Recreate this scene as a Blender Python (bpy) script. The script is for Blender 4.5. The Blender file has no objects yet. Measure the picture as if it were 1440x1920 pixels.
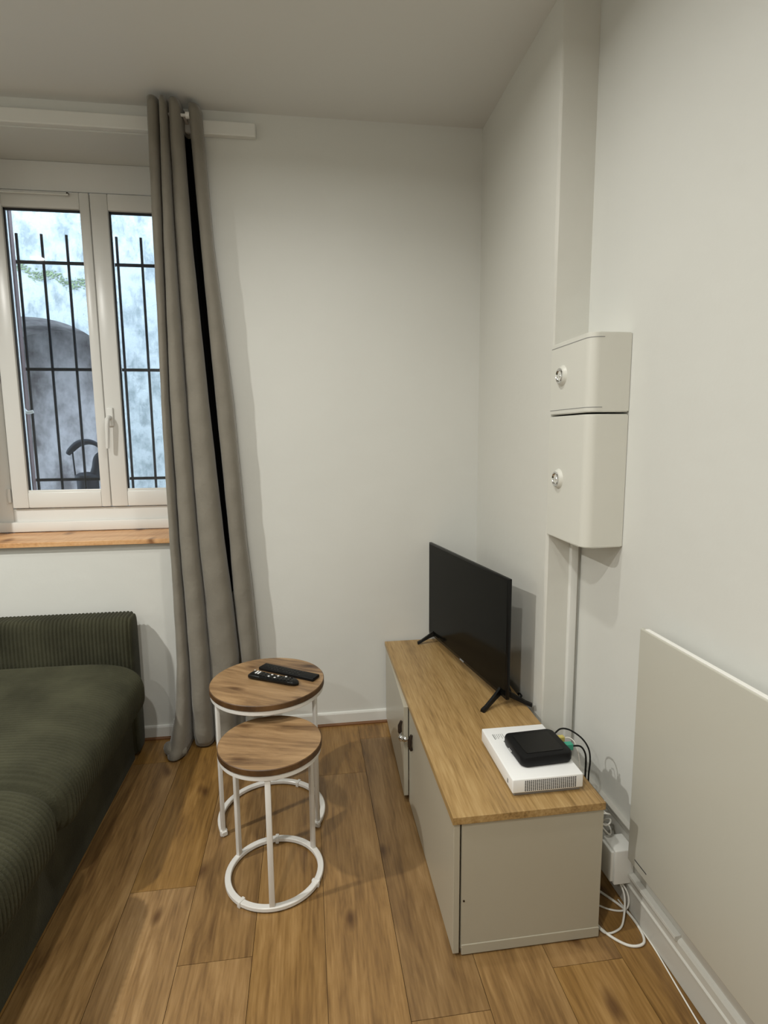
import bpy, bmesh, math, random
from mathutils import Vector, Matrix
random.seed(4)
C = bpy.context.scene.collection
PI = math.pi
# ------------------------------------------------------------------ dimensions (metres, camera stands at the origin)
W, E1, E2, YS, H = 2.604, 0.811, 0.932, 1.805, 2.742
CT = 0.414

# ------------------------------------------------------------------ materials
def srgb(r, g, b):
    f = lambda c: (c/255/12.92) if c/255 <= 0.04045 else ((c/255+0.055)/1.055)**2.4
    return (f(r), f(g), f(b), 1)

def mat(name, col, rough=0.5, metal=0.0, bump=0.0, bscale=30, var=0.0, vscale=4, sheen=0.0, coat=0.0, spec=0.5, stretch=(1, 1, 1)):
    m = bpy.data.materials.new(name); m.use_nodes = True
    nt = m.node_tree; b = nt.nodes['Principled BSDF']
    b.inputs['Base Color'].default_value = col; b.inputs['Roughness'].default_value = rough
    b.inputs['Metallic'].default_value = metal; b.inputs['Specular IOR Level'].default_value = spec
    if sheen:
        b.inputs['Sheen Weight'].default_value = sheen; b.inputs['Sheen Roughness'].default_value = 0.4
    if coat: b.inputs['Coat Weight'].default_value = coat
    tc = nt.nodes.new('ShaderNodeTexCoord'); mp = nt.nodes.new('ShaderNodeMapping')
    mp.inputs['Scale'].default_value = stretch
    nt.links.new(tc.outputs['Object'], mp.inputs['Vector'])
    if var:
        n = nt.nodes.new('ShaderNodeTexNoise'); n.inputs['Scale'].default_value = vscale; n.inputs['Detail'].default_value = 5
        nt.links.new(mp.outputs['Vector'], n.inputs['Vector'])
        r = nt.nodes.new('ShaderNodeValToRGB')
        r.color_ramp.elements[0].position = 0.3; r.color_ramp.elements[1].position = 0.7
        r.color_ramp.elements[0].color = tuple(c*(1-var) for c in col[:3])+(1,)
        r.color_ramp.elements[1].color = tuple(min(1, c*(1+var)) for c in col[:3])+(1,)
        nt.links.new(n.outputs['Fac'], r.inputs['Fac']); nt.links.new(r.outputs['Color'], b.inputs['Base Color'])
    if bump:
        n = nt.nodes.new('ShaderNodeTexNoise'); n.inputs['Scale'].default_value = bscale; n.inputs['Detail'].default_value = 6
        nt.links.new(mp.outputs['Vector'], n.inputs['Vector'])
        u = nt.nodes.new('ShaderNodeBump'); u.inputs['Strength'].default_value = bump; u.inputs['Distance'].default_value = 0.01
        nt.links.new(n.outputs['Fac'], u.inputs['Height']); nt.links.new(u.outputs['Normal'], b.inputs['Normal'])
    return m

def wood(name, dark, mid, light, scale=(14, 1.2, 14), rough=0.45, attr=None, knots=0.0, bump=0.08, fine=90, contrast=0.25, swirl=1.5):
    """streaky wood: grain runs along the object's y axis"""
    m = bpy.data.materials.new(name); m.use_nodes = True
    nt = m.node_tree; L = nt.links; N = nt.nodes.new; b = nt.nodes['Principled BSDF']
    b.inputs['Roughness'].default_value = rough
    tc = N('ShaderNodeTexCoord'); vec = tc.outputs['Object']
    if attr:
        at = N('ShaderNodeAttribute'); at.attribute_name = attr
        mul = N('ShaderNodeVectorMath'); mul.operation = 'SCALE'; mul.inputs['Scale'].default_value = 13.7
        L.new(at.outputs['Vector'], mul.inputs[0])
        add = N('ShaderNodeVectorMath'); add.operation = 'ADD'; L.new(vec, add.inputs[0]); L.new(mul.outputs[0], add.inputs[1]); vec = add.outputs[0]
    wn = N('ShaderNodeTexNoise'); wn.inputs['Scale'].default_value = 1.0; wn.inputs['Detail'].default_value = 3
    m0 = N('ShaderNodeMapping'); m0.inputs['Scale'].default_value = (5, 1.3, 5); L.new(vec, m0.inputs[0]); L.new(m0.outputs[0], wn.inputs['Vector'])
    m1 = N('ShaderNodeMapping'); m1.inputs['Scale'].default_value = scale; L.new(vec, m1.inputs[0])
    ws = N('ShaderNodeVectorMath'); ws.operation = 'SCALE'; ws.inputs['Scale'].default_value = swirl; L.new(wn.outputs['Color'], ws.inputs[0])
    ad = N('ShaderNodeVectorMath'); ad.operation = 'ADD'; L.new(m1.outputs[0], ad.inputs[0]); L.new(ws.outputs[0], ad.inputs[1])
    n1 = N('ShaderNodeTexNoise'); n1.inputs['Scale'].default_value = 1; n1.inputs['Detail'].default_value = 7; n1.inputs['Roughness'].default_value = 0.62
    L.new(ad.outputs[0], n1.inputs['Vector'])
    m2 = N('ShaderNodeMapping'); m2.inputs['Scale'].default_value = (fine, fine/18, fine); L.new(vec, m2.inputs[0])
    n2 = N('ShaderNodeTexNoise'); n2.inputs['Scale'].default_value = 1; n2.inputs['Detail'].default_value = 4; L.new(m2.outputs[0], n2.inputs['Vector'])
    mx = N('ShaderNodeMix'); mx.data_type = 'FLOAT'; mx.inputs[0].default_value = contrast
    L.new(n1.outputs['Fac'], mx.inputs[2]); L.new(n2.outputs['Fac'], mx.inputs[3])
    r = N('ShaderNodeValToRGB'); e = r.color_ramp.elements
    e[0].position = 0.34; e[0].color = dark; e[1].position = 0.66; e[1].color = light
    k = r.color_ramp.elements.new(0.5); k.color = mid
    L.new(mx.outputs[0], r.inputs['Fac']); col = r.outputs['Color']
    if attr:
        hs = N('ShaderNodeHueSaturation'); sp = N('ShaderNodeSeparateXYZ'); L.new(at.outputs['Vector'], sp.inputs[0])
        mr = N('ShaderNodeMapRange'); mr.inputs['To Min'].default_value = 0.92; mr.inputs['To Max'].default_value = 1.10
        L.new(sp.outputs['X'], mr.inputs['Value']); L.new(mr.outputs[0], hs.inputs['Value'])
        mr2 = N('ShaderNodeMapRange'); mr2.inputs['To Min'].default_value = 0.86; mr2.inputs['To Max'].default_value = 1.02
        L.new(sp.outputs['Y'], mr2.inputs['Value']); L.new(mr2.outputs[0], hs.inputs['Saturation'])
        L.new(col, hs.inputs['Color']); col = hs.outputs['Color']
    if knots:
        vo = N('ShaderNodeTexVoronoi'); vo.voronoi_dimensions = '2D'; vo.inputs['Scale'].default_value = 1
        m3 = N('ShaderNodeMapping'); m3.inputs['Scale'].default_value = (knots, knots*0.45, knots); L.new(vec, m3.inputs[0])
        ad3 = N('ShaderNodeVectorMath'); ad3.operation = 'ADD'; L.new(m3.outputs[0], ad3.inputs[0])
        ws3 = N('ShaderNodeVectorMath'); ws3.operation = 'SCALE'; ws3.inputs['Scale'].default_value = 0.5; L.new(wn.outputs['Color'], ws3.inputs[0]); L.new(ws3.outputs[0], ad3.inputs[1])
        L.new(ad3.outputs[0], vo.inputs['Vector'])
        kr = N('ShaderNodeValToRGB'); kr.color_ramp.elements[0].position = 0.015 if attr else 0.03; kr.color_ramp.elements[0].color = (0.28, 0.2, 0.15, 1)
        kr.color_ramp.elements[1].position = 0.07 if attr else 0.15; kr.color_ramp.elements[1].color = (1, 1, 1, 1)
        L.new(vo.outputs['Distance'], kr.inputs['Fac'])
        km = N('ShaderNodeMix'); km.data_type = 'RGBA'; km.blend_type = 'MULTIPLY'; km.inputs[0].default_value = 0.8
        L.new(col, km.inputs[6]); L.new(kr.outputs['Color'], km.inputs[7]); col = km.outputs[2]
    L.new(col, b.inputs['Base Color'])
    u = N('ShaderNodeBump'); u.inputs['Strength'].default_value = bump; u.inputs['Distance'].default_value = 0.003
    L.new(mx.outputs[0], u.inputs['Height']); L.new(u.outputs['Normal'], b.inputs['Normal'])
    return m

WALL = mat('white_wall_paint', (0.70, 0.70, 0.665, 1), 0.55, bump=0.24, bscale=8, var=0.02, vscale=1.5, spec=0.35)
ROUGHW = mat('rough_plaster', (0.69, 0.68, 0.63, 1), 0.6, bump=0.2, bscale=14, spec=0.3)
CEIL = mat('ceiling_paint', (0.72, 0.715, 0.69, 1), 0.85, bump=0.05, bscale=20)
TRIM = mat('white_trim_gloss', (0.74, 0.735, 0.70, 1), 0.3, bump=0.03, bscale=15)
PVC = mat('white_window_pvc', (0.75, 0.74, 0.71, 1), 0.3)
BOXM = mat('white_plastic_cover', (0.70, 0.69, 0.63, 1), 0.4, bump=0.02, bscale=200)
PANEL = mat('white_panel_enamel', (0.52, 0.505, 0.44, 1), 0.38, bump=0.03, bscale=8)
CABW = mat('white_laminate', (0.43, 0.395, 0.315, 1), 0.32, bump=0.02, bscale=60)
STEEL = mat('white_painted_steel', (0.74, 0.72, 0.69, 1), 0.28)
BLACK = mat('black_plastic', (0.004, 0.004, 0.004, 1), 0.34, spec=0.28)
MATTB = mat('matt_black_plastic', (0.005, 0.005, 0.0055, 1), 0.5, spec=0.2)
SCREEN = mat('black_glass_screen', (0.005, 0.005, 0.004, 1), 0.13, coat=0.0, spec=0.07)
CHROME = mat('chrome', (0.8, 0.8, 0.8, 1), 0.15, metal=1)
DARKM = mat('dark_bronze', (0.05, 0.035, 0.025, 1), 0.35, metal=0.6)
RUBBER = mat('black_gasket', (0.015, 0.016, 0.02, 1), 0.6)
IRON = mat('black_painted_iron', (0.006, 0.007, 0.011, 1), 0.6, spec=.1)
GREYP = mat('grey_print', (0.25, 0.25, 0.25, 1), 0.6)
DGREY = mat('dark_slot', (0.05, 0.048, 0.045, 1), 0.7)
WPLAS = mat('white_device_plastic', (0.86, 0.86, 0.86, 1), 0.35)
WPRINT = mat('white_print', (0.8, 0.8, 0.8, 1), 0.5)
CABLEW = mat('white_cable', (0.75, 0.73, 0.68, 1), 0.4)
TEAL = mat('teal_plug', srgb(55, 150, 125), 0.4)
YELL = mat('yellow_plug', srgb(190, 175, 95), 0.4)
BROWNP = mat('brown_shutter_paint', (0.17, 0.11, 0.11, 1), 0.5, bump=0.1)
CORD = mat('olive_corduroy', (0.050, 0.049, 0.030, 1), 0.95, sheen=0.06, var=0.28, vscale=6, bump=0.25, bscale=160, spec=0.15)
CURT = mat('taupe_velvet', (0.225, 0.205, 0.17, 1), 0.85, sheen=0.35, var=0.05, vscale=12, bump=0.2, bscale=60, spec=0.15)
SILL = wood('pine_sill_wood', srgb(176, 122, 78), srgb(212, 162, 112), srgb(228, 186, 140), scale=(2, 22, 22), knots=5, rough=0.4)
FLOORM = wood('laminate_floor', srgb(98, 68, 30), srgb(133, 98, 48), srgb(156, 120, 68), scale=(24, 1.3, 24), attr='plank', rough=0.34, knots=3.2, bump=0.05, contrast=0.35, swirl=4.0, fine=150)
OAK = wood('oak_laminate', srgb(126, 98, 58), srgb(164, 132, 84), srgb(184, 154, 106), scale=(26, 1.1, 26), rough=0.42, fine=170, contrast=0.45)
RUSTIC = wood('rustic_tabletop', srgb(84, 60, 40), srgb(142, 112, 78), srgb(172, 140, 102), scale=(13, 3.5, 13), rough=0.42, knots=8, contrast=0.25, swirl=3.4)
RUSTEDGE = wood('tabletop_edge_band', srgb(52, 34, 18), srgb(84, 58, 32), srgb(106, 76, 44), scale=(10, 10, 4), rough=0.5)
WQUART = mat('brown_floor_beading', srgb(112, 72, 34), 0.5)

def glass_mat():
    m = bpy.data.materials.new('clear_window_glass'); m.use_nodes = True
    nt = m.node_tree; nt.nodes.remove(nt.nodes['Principled BSDF'])
    o = nt.nodes['Material Output']; t = nt.nodes.new('ShaderNodeBsdfTransparent'); g = nt.nodes.new('ShaderNodeBsdfGlossy')
    g.inputs['Roughness'].default_value = 0.01; t.inputs['Color'].default_value = (0.95, 0.97, 0.97, 1)
    f = nt.nodes.new('ShaderNodeFresnel'); f.inputs['IOR'].default_value = 1.5
    x = nt.nodes.new('ShaderNodeMixShader'); nt.links.new(f.outputs[0], x.inputs[0]); nt.links.new(t.outputs[0], x.inputs[1]); nt.links.new(g.outputs[0], x.inputs[2])
    nt.links.new(x.outputs[0], o.inputs[0]); return m
GLASS = glass_mat()

def stone_mat(name, base, dark, scale=2.0):
    m = bpy.data.materials.new(name); m.use_nodes = True
    nt = m.node_tree; b = nt.nodes['Principled BSDF']; b.inputs['Roughness'].default_value = 0.9
    tc = nt.nodes.new('ShaderNodeTexCoord'); mp = nt.nodes.new('ShaderNodeMapping'); mp.inputs['Scale'].default_value = (1, 1, 0.7)
    nt.links.new(tc.outputs['Object'], mp.inputs[0])
    n = nt.nodes.new('ShaderNodeTexNoise'); n.inputs['Scale'].default_value = scale; n.inputs['Detail'].default_value = 9; n.inputs['Roughness'].default_value = 0.65
    nt.links.new(mp.outputs[0], n.inputs['Vector'])
    r = nt.nodes.new('ShaderNodeValToRGB'); r.color_ramp.elements[0].position = 0.38; r.color_ramp.elements[0].color = dark
    r.color_ramp.elements[1].position = 0.56; r.color_ramp.elements[1].color = base
    nt.links.new(n.outputs['Fac'], r.inputs[0]); nt.links.new(r.outputs[0], b.inputs['Base Color'])
    u = nt.nodes.new('ShaderNodeBump'); u.inputs['Strength'].default_value = 0.6; u.inputs['Distance'].default_value = 0.04
    nt.links.new(n.outputs['Fac'], u.inputs['Height']); nt.links.new(u.outputs[0], b.inputs['Normal']); return m
STONE = stone_mat('pale_weathered_render', (0.225, 0.235, 0.235, 1), (0.115, 0.128, 0.13, 1), 11)
BOUNCE = mat('pale_bounce_ground', (0.8, 0.8, 0.78, 1), 0.8, bump=.2)  # unseen ground kept extra pale to bounce daylight onto the ceiling
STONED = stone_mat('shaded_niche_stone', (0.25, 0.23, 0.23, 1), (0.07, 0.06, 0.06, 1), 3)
MOSS = mat('green_moss', (0.09, 0.115, 0.06, 1), 0.9, bump=0.6, bscale=60, var=0.4, vscale=20)

# ------------------------------------------------------------------ mesh helpers
def bx(bm, lo, hi, bev=0.0, seg=2, mtx=None):
    lo, hi = Vector(lo), Vector(hi)
    r = bmesh.ops.create_cube(bm, size=1.0)
    vs = r['verts']; c = (lo+hi)/2; s = hi-lo
    for v in vs: v.co = Vector((v.co.x*s.x, v.co.y*s.y, v.co.z*s.z))+c
    if bev > 0:
        es = list({e for v in vs for e in v.link_edges})
        rr = bmesh.ops.bevel(bm, geom=es, offset=bev, segments=seg, profile=0.5, affect='EDGES')
        vs = list({v for f in rr['faces'] for v in f.verts} | {v for v in vs if v.is_valid})
    if mtx is not None:
        for v in {v for v in vs if v.is_valid}: v.co = mtx @ v.co
    return vs

def obj(name, bm, m, parent=None, smooth=False, origin=None):
    me = bpy.data.meshes.new(name)
    if origin is not None:
        o_ = Vector(origin)
        for v in bm.verts: v.co -= o_
    bmesh.ops.recalc_face_normals(bm, faces=bm.faces[:])
    if smooth:
        for f in bm.faces: f.smooth = True
        for e in bm.edges:
            if len(e.link_faces) == 2 and e.calc_face_angle(0) > 0.7: e.smooth = False
    bm.to_mesh(me); bm.free()
    for mm in (m if isinstance(m, (list, tuple)) else [m]): me.materials.append(mm)
    o = bpy.data.objects.new(name, me); C.objects.link(o)
    if origin is not None: o.location = origin
    if parent is not None:
        o.parent = parent
        # children are modelled in world coordinates; keep them there
        o.location = Vector(o.location)-world_loc(parent)
    return o

def world_loc(o):
    v = Vector((0, 0, 0))
    while o is not None: v += Vector(o.location); o = o.parent
    return v

def thing(name, label, cat, loc=(0, 0, 0), group=None):
    o = bpy.data.objects.new(name, None); C.objects.link(o); o.location = loc; o.empty_display_size = 0.05
    o['label'] = label; o['category'] = cat
    if group: o['group'] = group
    return o
def tag(o, label, cat, group=None, kind=None):
    o['label'] = label; o['category'] = cat
    if group: o['group'] = group
    if kind: o['kind'] = kind
    return o
def struct(name, bm, m, label=None, parent=None, smooth=False):
    o = obj(name, bm, m, parent, smooth)
    if parent is None:
        o['kind'] = 'structure'
        if label: o['label'] = label
    return o
def B(*boxes, bev=0.0, seg=2):
    bm = bmesh.new()
    for b in boxes: bx(bm, b[0], b[1], bev, seg)
    return bm

def tube(bm, pts, r, n=10, closed=False, radii=None, square=False):
    pts = [Vector(p) for p in pts]; rings = []; prev = None
    for i, p in enumerate(pts):
        if closed: t = pts[(i+1) % len(pts)]-pts[i-1]
        else: t = pts[min(i+1, len(pts)-1)]-pts[max(i-1, 0)]
        t.normalize()
        if prev is None:
            up = Vector((0, 0, 1)) if abs(t.z) < 0.95 else Vector((1, 0, 0))
            a = t.cross(up).normalized()
        else: a = (prev-t*prev.dot(t)).normalized()
        prev = a; b = t.cross(a); rr = radii[i] if radii else r
        rings.append([bm.verts.new(p+(a*math.cos(2*PI*k/n+(PI/4 if square else 0))+b*math.sin(2*PI*k/n+(PI/4 if square else 0)))*rr) for k in range(n)])
    m = len(rings)
    for i in range(m if closed else m-1):
        A_, B_ = rings[i], rings[(i+1) % m]
        for k in range(n): bm.faces.new((A_[k], A_[(k+1) % n], B_[(k+1) % n], B_[k]))
    if not closed: bm.faces.new(rings[0]); bm.faces.new(list(reversed(rings[-1])))

def smooth_path(pts, k=6):
    pts = [Vector(p) for p in pts]; out = []
    for i in range(len(pts)-1):
        p0 = pts[max(i-1, 0)]; p1 = pts[i]; p2 = pts[i+1]; p3 = pts[min(i+2, len(pts)-1)]
        for j in range(k):
            t = j/k
            out.append(0.5*((2*p1)+(p2-p0)*t+(2*p0-5*p1+4*p2-p3)*t*t+(3*p1-p0-3*p2+p3)*t**3))
    out.append(pts[-1]); return out

def lathe(bm, prof, cx, cy, n=64, a0=0.0, a1=2*PI, closed_prof=False):
    """prof: list of (r, z); closed loop when closed_prof"""
    full = abs(a1-a0-2*PI) < 1e-6
    cols = []
    cnt = n if full else n+1
    for i in range(cnt):
        a = a0+(a1-a0)*i/n
        cols.append([bm.verts.new((cx+r*math.cos(a), cy+r*math.sin(a), z)) for r, z in prof])
    P_ = len(prof)
    for i in range(n):
        A_, B_ = cols[i], cols[(i+1) % cnt]
        for k in range(P_ if closed_prof else P_-1):
            k2 = (k+1) % P_
            bm.faces.new((A_[k], A_[k2], B_[k2], B_[k]))
    if closed_prof and not full: bm.faces.new(cols[0]); bm.faces.new(list(reversed(cols[-1])))
    if not closed_prof and full:
        if prof[0][0] > 1e-6: bm.faces.new([c[0] for c in cols])
        if prof[-1][0] > 1e-6: bm.faces.new([c[-1] for c in reversed(cols)])
    bmesh.ops.remove_doubles(bm, verts=bm.verts[:], dist=1e-6)

def prism_y(bm, prof, y0, y1):
    """closed (x, z) profile extruded along y"""
    a = [bm.verts.new((x, y0, z)) for x, z in prof]; b = [bm.verts.new((x, y1, z)) for x, z in prof]
    n = len(prof)
    for i in range(n): bm.faces.new((a[i], a[(i+1) % n], b[(i+1) % n], b[i]))
    bm.faces.new(a); bm.faces.new(list(reversed(b)))
def prism_z(bm, prof, z0, z1):
    a = [bm.verts.new((x, y, z0)) for x, y in prof]; b = [bm.verts.new((x, y, z1)) for x, y in prof]
    n = len(prof)
    for i in range(n): bm.faces.new((a[i], a[(i+1) % n], b[(i+1) % n], b[i]))
    bm.faces.new(a); bm.faces.new(list(reversed(b)))

# ------------------------------------------------------------------ room shell
XL, YB, YO = -3.0, -1.6, 3.04          # left wall, wall behind the camera, outer face of the window wall
WX0, WX1, WZ0, WZ1 = -1.47, -0.43, 0.955, 2.632   # window opening
struct('wall_back', B(((XL-.1, W, -.05), (WX0, YO, H)), ((WX1, W, -.05), (E2+.3, YO, H)),
                      ((WX0, W, -.05), (WX1, YO, WZ0-.022)), ((WX0, W, WZ1), (WX1, YO, H))), WALL)
struct('wall_right', B(((E2, YB-.1, -.05), (E2+.3, YS, H))), WALL)
# the last stretch of the right wall stands proud; its plaster edge wobbles a little
bm = bmesh.new(); n = 90
ring = []
for i in range(n+1):
    z = -.02+(H+.02)*i/n
    wob = 0.004*math.sin(z*5.1)+0.002*math.sin(z*17+1)+random.uniform(-.0009, .0009)
    cor = 0.006
    ring.append([bm.verts.new(p) for p in ((E2+.05, YS, z), (E1+cor, YS+wob*.3, z), (E1+.0012, YS+cor*.4, z), (E1+wob*.25, YS+cor*1.6, z), (E1, YS+.12, z), (E1, W+.05, z), (E2+.05, W+.05, z))])
for i in range(n):
    a, b = ring[i], ring[i+1]
    for k in range(7): bm.faces.new((a[k], a[(k+1) % 7], b[(k+1) % 7], b[k]))
bm.faces.new(ring[0]); bm.faces.new(list(reversed(ring[-1])))
struct('wall_right_projection', bm, ROUGHW, smooth=False)
struct('wall_left', B(((XL-.1, YB-.1, -.05), (XL, W, H))), WALL)
struct('wall_front', B(((XL, YB-.1, -.05), (E2, YB, H))), WALL)
struct('ceiling', B(((XL-.1, YB-.1, H), (E2+.3, YO, H+.1))), CEIL)
# floor: planks 20 cm wide running to the window wall
bm = bmesh.new(); lay = bm.verts.layers.float_vector.new('plank')
seams = [-0.577+0.2*k*0.9905 for k in range(-12, 9)]
fixed = {12: 1.665, 13: 1.391, 18: 1.242, 14: 1.95+.3, 15: .9, 16: 2.45, 17: 1.9, 11: 1.1}
for i in range(len(seams)-1):
    x0, x1 = max(seams[i], XL), min(seams[i+1], E2)
    if x1 <= x0: continue
    j = fixed.get(i, random.uniform(0, 1.3)); y = j-1.29*4
    while y < W:
        y0, y1 = max(y, YB), min(y+1.29, W)
        if y1 > y0:
            g = .0007; rnd = Vector((random.random(), random.random(), random.random()))
            vs = bx(bm, (x0+g, y0+g, -.012), (x1-g, y1-g, 0))
            for v in vs: v[lay] = rnd
        y += 1.29
bx(bm, (XL, YB, -.05), (E2, W, -.0125))
fl = obj('floor', bm, FLOORM); fl['kind'] = 'structure'
# skirting
bm = bmesh.new()
prism = [(W, .004), (W-.011, .004), (W-.011, .056), (W-.008, .063), (W, .065)]
def prism_x(bm, prof, x0, x1):
    a = [bm.verts.new((x0, y, z)) for y, z in prof]; b = [bm.verts.new((x1, y, z)) for y, z in prof]; n = len(prof)
    for i in range(n): bm.faces.new((a[i], a[(i+1) % n], b[(i+1) % n], b[i]))
    bm.faces.new(a); bm.faces.new(list(reversed(b)))
prism_x(bm, prism, XL, E1)
bb = struct('baseboard_back', bm, TRIM)
bm = bmesh.new(); prism_x(bm, [(W-.011, 0), (W-.022, 0), (W-.021, .006), (W-.017, .010), (W-.011, .011)], XL, E1)
struct('beading', bm, WQUART, parent=bb)
bm = bmesh.new()
prism_y(bm, [(E2, 0.003), (E2-.021, .003), (E2-.021, .072), (E2-.0235, .075), (E2-.0235, .079), (E2-.019, .083), (E2-.019, .104), (E2-.015, .110), (E2-.008, .114),
             (E2-.008, .214), (E2-.012, .220), (E2-.012, .232), (E2-.018, .238), (E2-.018, .243), (E2, .243)], YB, YS)
prism_y(bm, [(E2-.006, .104), (E2-.024, .106), (E2-.027, .112), (E2-.026, .119), (E2-.006, .1205)], 1.172, YS)
struct('baseboard_right', bm, mat('shaded_skirting', (.52, .505, .46, 1), .35))  # trim darkened: shade by the panel is put into the colour
# ------------------------------------------------------------------ window wall details
win = bpy.data.objects.new('window_1', None); C.objects.link(win); win['kind'] = 'structure'; win.location = (-.944, 2.88, 1.0)
FY = 2.872
def frame_ring(bm, x0, x1, z0, z1, wl, wr, wb, wt, y0, y1, bev=.004):
    bx(bm, (x0, y0, z0), (x0+wl, y1, z1), bev); bx(bm, (x1-wr, y0, z0), (x1, y1, z1), bev)
    bx(bm, (x0+wl-.001, y0+.0004, z0), (x1-wr+.001, y1, z0+wb), bev); bx(bm, (x0+wl-.001, y0+.0004, z1-wt), (x1-wr+.001, y1, z1), bev)
bm = bmesh.new()
frame_ring(bm, WX0, WX1, .963, WZ1, .075, .05, .105, .125, FY+.012, FY+.075)
bx(bm, (WX0+.0, FY-.016, .958), (WX1, FY+.02, 1.006), .006)      # sill bar under the frame
obj('window_frame', bm, PVC, win, smooth=True)
def sash(x0, x1, wl, wr, lbl):
    z0, z1 = 1.072, 2.500
    bm = bmesh.new(); frame_ring(bm, x0, x1, z0, z1, wl, wr, .075, .073, FY-.006, FY+.05, .006)
    s = obj('window_sash', bm, PVC, win, smooth=True)
    gx0, gx1, gz0, gz1 = x0+wl, x1-wr, z0+.075, z1-.073
    bm = bmesh.new(); d = .010
    bx(bm, (gx0-.001, FY+.008, gz1-d), (gx1+.001, FY+.0155, gz1+.001)); bx(bm, (gx0-.001, FY+.008, gz0), (gx0+.007, FY+.0155, gz1))
    bx(bm, (gx1-.004, FY+.012, gz0), (gx1+.001, FY+.030, gz1))
    obj('gasket', bm, RUBBER, s)
    bm = B(((gx0, FY+.001, gz0-.002), (gx1, FY+.012, gz0+.010)), bev=.002); obj('glazing_bead', bm, PVC, s)
    bm = B(((gx0-.002, FY+.016, gz0-.002), (gx1+.002, FY+.020, gz1+.002))); obj('pane', bm, GLASS, s)
    return s
s1 = sash(-1.387, -.945, .072, .043, 'l'); s2 = sash(-.942, -.50, .076, .072, 'r')
# handle with pear shaped rose on the right sash
bm = bmesh.new()
bx(bm, (-.935, FY-.016, 1.455), (-.903, FY-.006, 1.545), .005, 3)
tube(bm, [(-.919, FY-.012, 1.497), (-.919, FY-.034, 1.497), (-.921, FY-.046, 1.488), (-.923, FY-.047, 1.46), (-.926, FY-.046, 1.40), (-.929, FY-.045, 1.352)], .008, 12, radii=[.011, .010, .011, .011, .0095, .008])
obj('handle', bm, PVC, s2, smooth=True)
bm = bmesh.new(); tube(bm, [(-1.402, FY+.004, 1.10), (-1.402, FY+.004, 1.165)], .008, 12); obj('hinge', bm, PVC, win, smooth=True)
bm = bmesh.new(); tube(bm, [(-1.402, FY+.004, 1.66), (-1.402, FY+.004, 1.73)], .008, 12); obj('hinge', bm, PVC, win, smooth=True)
# thin net-curtain bar over the left sash
wr = thing('net_curtain_rod', 'thin white rod screwed along the top of the left window sash', 'curtain rod', (-1.17, FY-.02, 2.49))
bm = bmesh.new(); tube(bm, [(-1.36, FY-.017, 2.483), (-1.026, FY-.017, 2.483)], .0042, 8); obj('rod', bm, TRIM, wr, smooth=True)
for x in (-1.335, -1.03):
    bm = bmesh.new(); tube(bm, [(x, FY-.006, 2.491), (x, FY-.019, 2.489)], .004, 10); obj('screw', bm, DARKM, wr, smooth=True)
ws = tag(obj('window_sill', B(((WX0-.02, W-.028, WZ0-.021), (WX1+.02, W+.0, WZ0+.0)), ((WX0+.001, W-.002, WZ0-.021), (WX1-.001, FY+.02, WZ0+.0)), bev=.0015), SILL, origin=(-.95, 2.7, WZ0)), 'pine plank window sill with small knots, under the window', 'window sill')
# white rail over the window with the curtain hanging from it
cr = thing('curtain_rail', 'long white curtain rail board fixed above the window', 'curtain rail', (-.9, W, 2.66))
bm = bmesh.new()
bx(bm, (-2.2, W-.030, 2.637), (-.174, W-.0, 2.691), .004)
obj('rail_board', bm, TRIM, cr)
bm = bmesh.new(); tube(bm, [(-.56, 2.515, 2.672), (-.43, 2.515, 2.672)], .006, 12); obj('rod', bm, TRIM, cr, smooth=True)
bm = bmesh.new(); tube(bm, [(-.44, 2.515, 2.672), (-.425, 2.515, 2.672)], .013, 14); obj('rod_end', bm, STEEL, cr, smooth=True)
bm = bmesh.new(); bx(bm, (-.452, 2.512, 2.667), (-.440, W-.028, 2.676), .001); obj('bracket', bm, STEEL, cr)

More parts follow.
